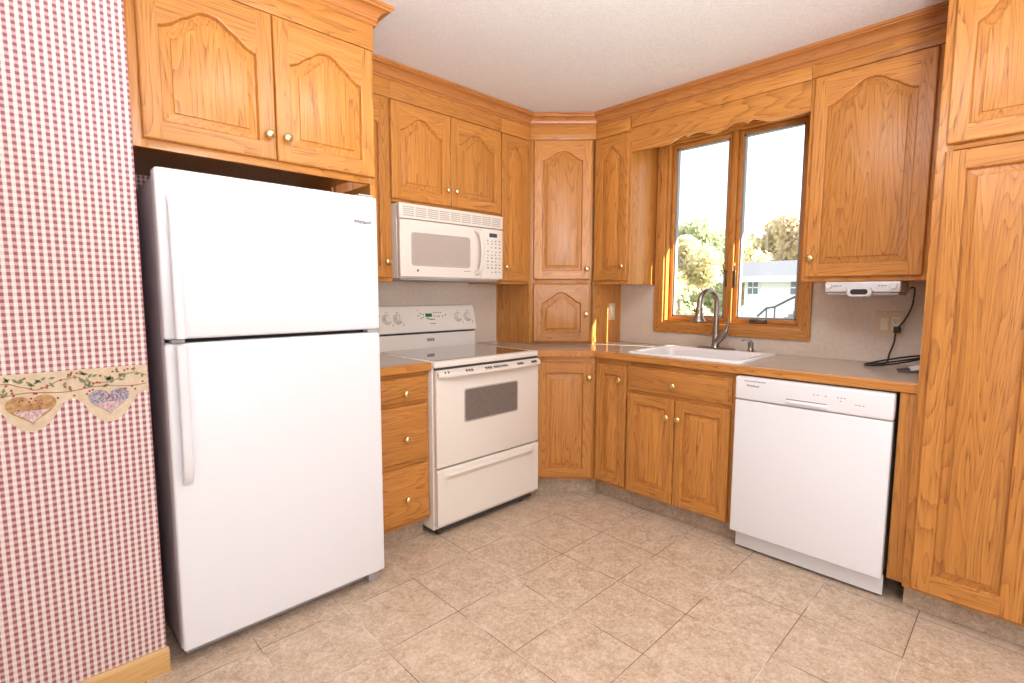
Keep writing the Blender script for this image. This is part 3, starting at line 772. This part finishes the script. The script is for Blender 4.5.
mb = MB(); mb.lathe([(.026, .008), (.024, .014), (.019, .030), (.0185, .085), (.0165, .100)], (0, 0, 0), 'z', 24); mb.build('body', 'nickel', f)
ux, uy = -.97, .24
arc = [(0, 0, .09), (0, 0, .20), (0, 0, .262)]
Ra = .076
for i in range(1, 13):
    a = PI*i/12*1.0
    q = Ra*(1-math.cos(a)); arc.append((q*ux, q*uy, .272 + Ra*math.sin(a)))
arc.append((2*Ra*ux*1.02, 2*Ra*uy*1.02, .245))
mb = MB(); mb.tube(arc, [.0175]+[.0158]*(len(arc)-1), 16); mb.build('spout', 'nickel', f, angle=60)
hx, hy = 2*Ra*ux*1.02, 2*Ra*uy*1.02
sp = MB().lathe([(.0165, .250), (.0205, .244), (.0205, .236), (.0185, .225), (.0270, .195), (.0380, .178), (.0400, .170), (.0370, .164), (.001, .164)], (hx, hy, 0), 'z', 24).build('spray_head', 'nickel', f)
MB().tube([(hx-.004, hy+.020, .222), (hx-.006, hy+.026, .232), (hx-.006, hy+.027, .246)], [.004, .005, .003], 8).build('spray_button', 'black', sp)
mb = MB(); mb.tube([(0, -.006, .040), (0, -.030, .068), (0, -.062, .108)], [.022, .0225, .0195], 18); mb.build('handle_hub', 'nickel', f, angle=60)
mb = MB(); mb.tube([(0, -.060, .106), (0, -.068, .130), (0, -.072, .160), (0, -.071, .185)], [.014, .0085, .008, .010], 12, 0, 3); mb.build('lever', 'nickel', f, angle=60)
so = empty('soap_dispenser', (-.100, -1.585, ZD), 0, 'small brushed nickel soap dispenser right of the faucet', 'soap dispenser')
MB().lathe([(.0205, 0), (.0205, .004), (.016, .010), (.0125, .024), (.0125, .030), (.0155, .038), (.0165, .050), (.012, .054), (.001, .054)], (0, 0, 0), 'z', 20).build('body', 'nickel', so)
MB().tube([(0, 0, .050), (-.002, .004, .062), (-.010, .020, .069), (-.016, .036, .066), (-.018, .042, .057)], [.008, .008, .0065, .0055, .005], 12, 0, 4).build('nozzle', 'nickel', so, angle=60)
hc = MB().lathe([(.019, 0), (.019, .004), (.014, .008), (.001, .009)], (0, 0, 0), 'z', 22).build('hole_cover', 'nickel', None, (-.100, -1.480, ZD))
tag(hc, 'round nickel hole cover between the faucet and the soap dispenser', 'hole cover')

# ------------------------------------------------------------------ window
wn = bpy.data.objects.new('window_1', None); COL.objects.link(wn); wn.location = (0, 0, 0); wn['kind'] = 'structure'
CO = (-1.861, -.909, 1.001, 2.282)          # casing outer y0,y1,z0,z1
def cas(y0, y1, z0, z1, nm, mt, pts):
    return MB().prism(pts, -.019, -.0008, 'x', 0, .003).build(nm, mt, wn)
a0, a1, b0, b1 = CO
cas(0, 0, 0, 0, 'casing', 'oak_v', [(a0, b0), (WY0, WZ0), (WY0, WZ1), (a0, b1)])
cas(0, 0, 0, 0, 'casing', 'oak_v', [(WY1, WZ0), (a1, b0), (a1, b1), (WY1, WZ1)])
cas(0, 0, 0, 0, 'casing', 'oak_y', [(a0, b0), (a1, b0), (WY1, WZ0), (WY0, WZ0)])
cas(0, 0, 0, 0, 'casing', 'oak_y', [(WY0, WZ1), (WY1, WZ1), (a1, b1), (a0, b1)])
J = .012
mb = MB(); mb.box(-.004, .14, WY0+.0005, WY0+J, WZ0, WZ1); mb.box(-.004, .14, WY1-J, WY1-.0005, WZ0, WZ1); mb.build('jamb', 'oak_v', wn)
mb = MB(); mb.box(-.004, .14, WY0+J, WY1-J, WZ0, WZ0+J); mb.box(-.004, .14, WY0+J, WY1-J, WZ1-J, WZ1); mb.build('jamb', 'oak_y', wn)
MUL = -1.397
MB().box(.020, .14, MUL-.016, MUL+.016, WZ0+J, WZ1-J, .002).build('mullion', 'oak_v', wn)
SXa, SXb = .040, .085
for (p0, p1) in ((WY0+J+.001, MUL-.017), (MUL+.017, WY1-J-.001)):
    zb, zt = WZ0+J+.001, WZ1-J-.001; sw = .024
    sh = bpy.data.objects.new('sash', None); COL.objects.link(sh); sh.parent = wn
    MB().box(SXa, SXb, p0, p0+sw, zb, zt, .003).build('sash_stile', 'oak_v', sh); MB().box(SXa, SXb, p1-sw, p1, zb, zt, .003).build('sash_stile', 'oak_v', sh)
    MB().box(SXa, SXb, p0+sw, p1-sw, zb, zb+sw, .003).build('sash_rail', 'oak_y', sh); MB().box(SXa, SXb, p0+sw, p1-sw, zt-sw, zt, .003).build('sash_rail', 'oak_y', sh)
    mb = MB(); e_ = .010
    for A_ in ((p0+sw, p0+sw+e_, zb+sw, zt-sw), (p1-sw-e_, p1-sw, zb+sw, zt-sw), (p0+sw, p1-sw, zb+sw, zb+sw+e_), (p0+sw, p1-sw, zt-sw-e_, zt-sw)): mb.box(.048, .078, *A_)
    mb.build('glazing_edge', 'steel_edge', sh)
    mb = MB(); mb.face([(.064, p0+sw, zb+sw), (.064, p1-sw, zb+sw), (.064, p1-sw, zt-sw), (.064, p0+sw, zt-sw)]); mb.build('pane', 'glass', sh)
for yy in (MUL+.026, MUL-.026):
    s = 1 if yy > MUL else -1
    mb = MB(); mb.box(.024, .0395, yy-.006, yy+.006, 1.30, 1.40, .002); mb.tube([(.030, yy, 1.385), (.010, yy+.004*s, 1.40), (.002, yy+.006*s, 1.425), (.012, yy+.002*s, 1.445)], [.005, .0055, .0055, .004], 8, 0, 3)
    mb.build('sash_lock', 'bronze', wn, angle=60)
for yy in (-1.570,):
    mb = MB(); mb.box(-.010, .036, yy-.050, yy+.035, WZ0+J+.0005, WZ0+J+.026, .005); mb.tube([(.012, yy-.03, WZ0+J+.014), (-.014, yy, WZ0+J+.024), (-.018, yy+.030, WZ0+J+.020)], [.006, .006, .007], 8, 0, 3); mb.build('crank', 'bronze', wn, angle=60)

# ------------------------------------------------------------------ outlet, switch, radio, cord, booklet
op = empty('outlet_plate', (0, -2.151, 1.047), R90, 'tan two-gang wall plate with rocker switch and outlet beside the pantry', 'outlet')
MB().box(0, .114, -.006, -.0006, 0, .125, .0025).build('cover_plate', 'tan_plate', op)
MB().box(.022, .056, -.011, -.005, .030, .096, .002).build('rocker_switch', 'almond', op)
rc = MB().prism(rrect(.067, .101, .026, .098, .006), -.009, -.005, 'y').build('receptacle', 'almond', op)
mb = MB()
for z in (.044, .078):
    mb.box(.0755, .0785, -.0096, -.0085, z, z+.009); mb.box(.0885, .0915, -.0096, -.0085, z, z+.009); mb.lathe([(.003, 0), (.003, .001)], (.0835, -.0086, z-.007), '-y', 8)
mb.build('socket_slot', 'dark', rc)
for x in (.038, .084):
    for z in (.010, .115): MB().lathe([(.0032, 0), (.0032, .001), (.001, .0016)], (x, -.0058, z), '-y', 10).build('screw', 'almond', op)
sw_ = empty('switch_plate', (-.152, -CD, 1.072), 0, 'almond light switch plate on the side of the corner cabinet', 'light switch')
MB().box(0, .074, -.0055, -.0006, 0, .115, .0025).build('cover_plate', 'tan_plate', sw_)
MB().box(.020, .054, -.010, -.005, .024, .091, .002).build('rocker_switch', 'almond', sw_)
ra = empty('radio', (-.325, -1.998, 1.249), R90, 'silver under-cabinet radio hung below the wide oak cabinet', 'radio')
RWd = .292
MB().box(0, RWd, .0, .215, .018, .0665, .006, 0, 3).build('housing', 'silver', ra)
MB().box(.006, RWd-.006, .012, .205, .004, .0185, .006).build('lower_tray', 'grey_plastic', ra)
mb = MB(); L = []
for dpt, ins in ((.002, 0), (-.014, 0), (-.018, .004)): L.append([(x, dpt, z) for x, z in rrect(.092+ins, .192-ins, -.004+ins, .042-ins, .0225-ins, 8)])
mb.loops(L, cap0=True, cap1=True); dsp = mb.build('display_bezel', 'silver', ra, angle=40)
mb = MB(); mb.prism(rrect(.108, .176, .007, .031, .0118, 8), -.0192, -.0178, 'y'); mb.build('display', 'lcd_off', dsp)
for x, rr_ in ((.017, .012), (.267, .015)): MB().lathe([(rr_, 0), (rr_, .008), (rr_-.003, .011), (.001, .0115)], (x, .001, .045), '-y', 22).build('dial', 'white_trim', ra)
for i, x in enumerate((.036, .048, .060, .210, .222, .234)): MB().box(x, x+.008, -.003, .001, .044, .050, .001).build('button', 'grey_plastic', ra)
co = MB(); YO = -2.151
co.tube([(-.105, -2.2925, 1.285), (-.095, -2.306, 1.288), (-.06, -2.305, 1.265), (-.035, -2.296, 1.20), (-.028, -2.272, 1.135), (-.030, -2.250, 1.098)], .0035, 8, 0, 6)
co.box(-.034, -.0098, -2.2580, -2.230, 1.068, 1.098, .004)
co.tube([(-.030, -2.240, 1.072), (-.045, -2.238, 1.02), (-.075, -2.228, .965), (-.10, -2.225, .930), (-.125, -2.200, .921), (-.125, -2.165, .920), (-.160, -2.148, .919), (-.215, -2.165, .920), (-.235, -2.215, .926), (-.205, -2.285, .940), (-.15, -2.350, .958), (-.10, -2.385, .968), (-.065, -2.375, .972), (-.075, -2.310, .962), (-.12, -2.235, .945), (-.165, -2.180, .930), (-.19, -2.175, .926), (-.19, -2.215, .932), (-.15, -2.29, .948), (-.10, -2.35, .962), (-.07, -2.385, .970)], .0042, 8, 0, 6)
tag(co.build('power_cord', 'black', None, angle=60), 'black power cord looped on the counter below the tan wall plate', 'cord')
bk = empty('booklet', (-.335, -2.305, .9145), math.radians(-78), 'black and white folded booklet lying on the counter against the pantry', 'booklet')
mb = MB(); mb.prism([(0, 0), (.10, .0), (.10, .022), (.0, .001)], 0, .13, 'y', 0, .0004); mb.build('pages', 'dark_print', bk)
mb = MB(); mb.prism([(.045, .0112), (.10, .0232), (.10, .0300), (.045, .0124)], -.002, .132, 'y'); mb.build('cover', 'paper', bk)

# ------------------------------------------------------------------ wallpaper border with hearts
wbz = -.7665
bo = empty('wallpaper_border', (-2.8235, wbz, .926), 0, 'cream wallpaper border with berry vines and hearts across the gingham wall', 'wallpaper border')
Lb = 2.30
# lower edge: heart-shaped drops at each heart and shallow arches between them
HS = [-.0975 - .172*i for i in range(14)]
def low(x):
    z = .012
    near = min(HS, key=lambda h: abs(h-x)); dx = abs(x-near)
    if dx < .060: z = -.062*max(0.0, 1-(dx/.060)**2.0)**.95
    else: z = .000 + .022*math.sin(PI*(dx-.060)/.052) if dx < .112 else .0
    return z + .0035*abs(math.sin(x*150))
mb = MB(); xs = [-Lb + i*.004 for i in range(int(Lb/.004)+1)]
L = [[(x, 0, low(x)), (x, 0, .106), (x, .001, .106), (x, .001, low(x))] for x in xs]
mb.loops(L, cap0=True, cap1=True); mb.build('border_strip', 'border', bo)
def heart(cx, cz, s, n=40):
    pts = []
    for i in range(n):
        t = 2*PI*i/n; x = 16*math.sin(t)**3; z = 13*math.cos(t)-5*math.cos(2*t)-2*math.cos(3*t)-math.cos(4*t)
        pts.append((cx + x/32*s*1.12, cz + z/32*s))
    return pts
for i, hx_ in enumerate(HS[:4]):
    blue = i % 2 == 0
    mb = MB(); mb.prism(heart(hx_, .008, .088 if blue else .094), -.0012, -.0001, 'y'); h = mb.build('heart', 'heart_blue' if blue else 'heart_tan', bo)
    tag(h, 'blue grey patchwork heart' if blue else 'tan patchwork heart')
    pts = [p for p in heart(hx_, .006, .078 if blue else .080) if p[1] < .004]
    mb = MB(); mb.prism(sorted(pts, key=lambda p: math.atan2(p[1]+.02, p[0]-hx_)), -.0017, -.0011, 'y'); mb.build('heart_patch', 'heart_plaid', h)
    mb = MB(); rg_ = random.Random(i)
    for k_ in range(9):
        x, z = hx_ + rg_.uniform(-.032, .032), .012 + rg_.uniform(-.008, .022); mb.lathe([(.0028, 0), (.0028, .0008)], (x, -.0012, z), '-y', 7)
    mb.build('heart_berries', 'berry', h)
rg_ = random.Random(11)
mb = MB(); pts = []
for i in range(60):
    x = -.003 - i*.0125; pts.append((x, -.0006, .072 + .012*math.sin(i*.55) + rg_.uniform(-.003, .003)))
mb.tube(pts, .0014, 5); mb.tube([(x, y, .048 + .004*math.sin(x*40)) for x, y, z in pts], .0012, 5); v_ = mb.build('vine', 'vine', bo); tag(v_, kind='stuff')
mb = MB()
for i in range(95):
    x = -.006 - rg_.random()*.70; z = .072 + rg_.uniform(-.022, .026); a = rg_.uniform(0, 2*PI); l, wd = rg_.uniform(.007, .011), .0038
    ca, sa = math.cos(a), math.sin(a)
    mb.face([(x+ca*l, -.0013, z+sa*l), (x-sa*wd, -.0013, z+ca*wd), (x-ca*l, -.0013, z-sa*l), (x+sa*wd, -.0013, z-ca*wd)])
tag(mb.build('vine_leaves', 'leaf_print', bo), kind='stuff')
mb = MB()
for i in range(105):
    x = -.006 - rg_.random()*.70; z = .064 + rg_.uniform(-.036, .036); mb.lathe([(.0032, 0), (.0032, .0008)], (x, -.0008, z), '-y', 6)
tag(mb.build('vine_berries', 'berry', bo), kind='stuff')

# ------------------------------------------------------------------ outside the window
struct(MB().box(.3, 60, -40, 50, -.9, -.8).build('ground', 'grass'))
hs = empty('house', (12, 3.55, -.8), R90, 'white neighbour house with a pale grey roof seen through the right pane', 'house')
MB().box(.38, 11, 0, 2.4, .4, 2.86).build('wall', 'siding', hs)
mb = MB(); mb.prism([(-.35, 2.82), (1.0, 3.30), (2.75, 2.82), (2.75, 2.92), (1.0, 3.42), (-.35, 2.92)], -.25, 11.25, 'x'); mb.build('roof', 'roof', hs)
MB().box(-.25, 11.25, -.40, -.352, 2.78, 2.94).build('gutter', 'ext_trim', hs)
mb = MB()
for i in range(11): mb.box(.38, 11, -.012, -.001, .42+i*.22, .425+i*.22+.015)
mb.build('siding_board', 'ext_trim', hs)
for x0, x1, z0, z1 in ((.49, .76, 2.445, 2.815), (1.62, 2.15, 2.44, 2.80), (4.4, 5.4, 2.2, 2.8)):
    fw = MB(); fw.box(x0-.05, x1+.05, -.03, -.001, z0-.05, z1+.05); fo = fw.build('window', 'ext_trim', hs)
    MB().box(x0, x1, -.036, -.0305, z0, z1).build('pane', 'window_ext', fo)
    mb = MB(); xm = (x0+x1)/2; zm = (z0+z1)/2
    mb.box(xm-.012, xm+.012, -.042, -.0365, z0, z1); mb.box(x0, x1, -.042, -.0365, zm-.018, zm+.018); mb.build('muntin', 'ext_trim', fo)
# porch steps with iron rail
stp = empty('porch_steps', (8, 1.02, -.8), R90, 'grey outdoor steps with a dark iron handrail before the white house', 'steps')
mb = MB(); 
for i in range(9): mb.box(.12+i*.085, 1.6, .0, .9, 1.92+i*.062-.062 if i else .4, 1.92+i*.062)
mb.build('steps', 'stone_step', stp)
mb = MB(); mb.tube([(-.30, -.02, 1.98), (-.12, -.02, 2.16), (.03, -.02, 2.185), (.30, -.02, 2.34), (.75, -.02, 2.58)], .022, 8); 
for x, z0, z1 in ((-.12, .4, 2.16), (.04, .4, 2.185), (.42, .4, 2.41)): mb.tube([(x, -.02, z0), (x, -.02, z1)], .018, 8)
mb.build('handrail', 'ext_rail', stp)

for e in (hs, stp):
    for o in e.children: o.location.z -= .4

def tree(x, y, h, r, mat, label, n=2600, trunk=True, seed=1):
    rg = random.Random(seed); t = empty('tree', (x, y, -.8), 0, label, 'tree', 'autumn trees outside')
    tr = MB(); tr.tube([(0, 0, 0), (.05, .03, h*.35), (-.03, .06, h*.7), (.02, 0, h*.93)], [h*.028, h*.022, h*.014, h*.004], 8, 0, 4)
    blobs = []
    for i in range(13):
        a = rg.uniform(0, 2*PI); zz = rg.uniform(.20, .92); rad = r*(1-abs(zz-.5)*1.0)*rg.uniform(.3, .95)
        p = Vector((rad*math.cos(a), rad*math.sin(a), zz*h)); blobs.append((p, r*rg.uniform(.35, .6)))
        tr.tube([(0, 0, max(.1, zz*h*.75)), (p.x*.5, p.y*.5, zz*h*.9), (p.x, p.y, p.z)], [h*.008, h*.006, .01], 6)
    tr.build('trunk', 'bark', t)
    mb = MB()
    for i in range(n):
        p, br = rg.choice(blobs); d = Vector((rg.gauss(0, 1), rg.gauss(0, 1), rg.gauss(0, .8))).normalized()*br*rg.random()**.4
        c_ = p + d; s = rg.uniform(.08, .17)*h/4.5
        a = Vector((rg.gauss(0, 1), rg.gauss(0, 1), rg.gauss(0, 1))).normalized(); b = a.cross(Vector((rg.gauss(0, 1), rg.gauss(0, 1), rg.gauss(0, 1)))).normalized()
        mb.face([c_ + a*s, c_ + b*s*.6, c_ - a*s, c_ - b*s*.6])
    mb.build('leaves', mat, t, recalc=False)
tree(16.5, 7.5, 4.7, 1.4, 'leaf_yellow', 'pale yellow tree at the outer edge of the left pane', n=7000, seed=1)
tree(22.5, 9.4, 5.7, 1.9, 'leaf_green', 'pale green tree filling the middle of the left pane', n=7000, seed=2)
tree(31, 14.8, 6.9, 2.2, 'leaf_rust', 'pale rust tree far behind at the outer side of the left pane', n=6000, seed=3)
tree(32, 9.6, 7.4, 2.4, 'leaf_yellow', 'golden tree rising over the left end of the house roof', n=7000, seed=4)
tree(44, 16.8, 8.0, 3.0, 'leaf_green', 'faint green tree farthest away behind the left pane trees', n=6000, seed=5)
tree(26, 5.4, 6.2, 1.8, 'leaf_rust', 'rusty tree behind the right part of the house roof', n=7000, seed=6)
cr = empty('car', (28, 10.6, -.8), R90+.5, 'small blue car parked outside below the trees', 'car')
body = [(-2.0, .35), (2.0, .35), (2.05, .75), (1.5, .95), (.95, 1.02), (.45, 1.45), (-1.0, 1.48), (-1.75, 1.05), (-2.0, .95)]
MB().prism(body, 0, 1.7, 'y', 0, .05).build('body', 'car_paint', cr)
for y in (-.006, 1.701): MB().prism([(.80, 1.05), (.40, 1.38), (-.95, 1.41), (-1.5, 1.05)], y, y+.005, 'y').build('side_window', 'car_glass', cr)
for x in (-1.25, 1.3):
    for y in (-.02, 1.52): MB().lathe([(.30, 0), (.34, .02), (.34, .18), (.30, .2)], (x, y, .34), 'y', 24).build('wheel', 'tyre', cr)
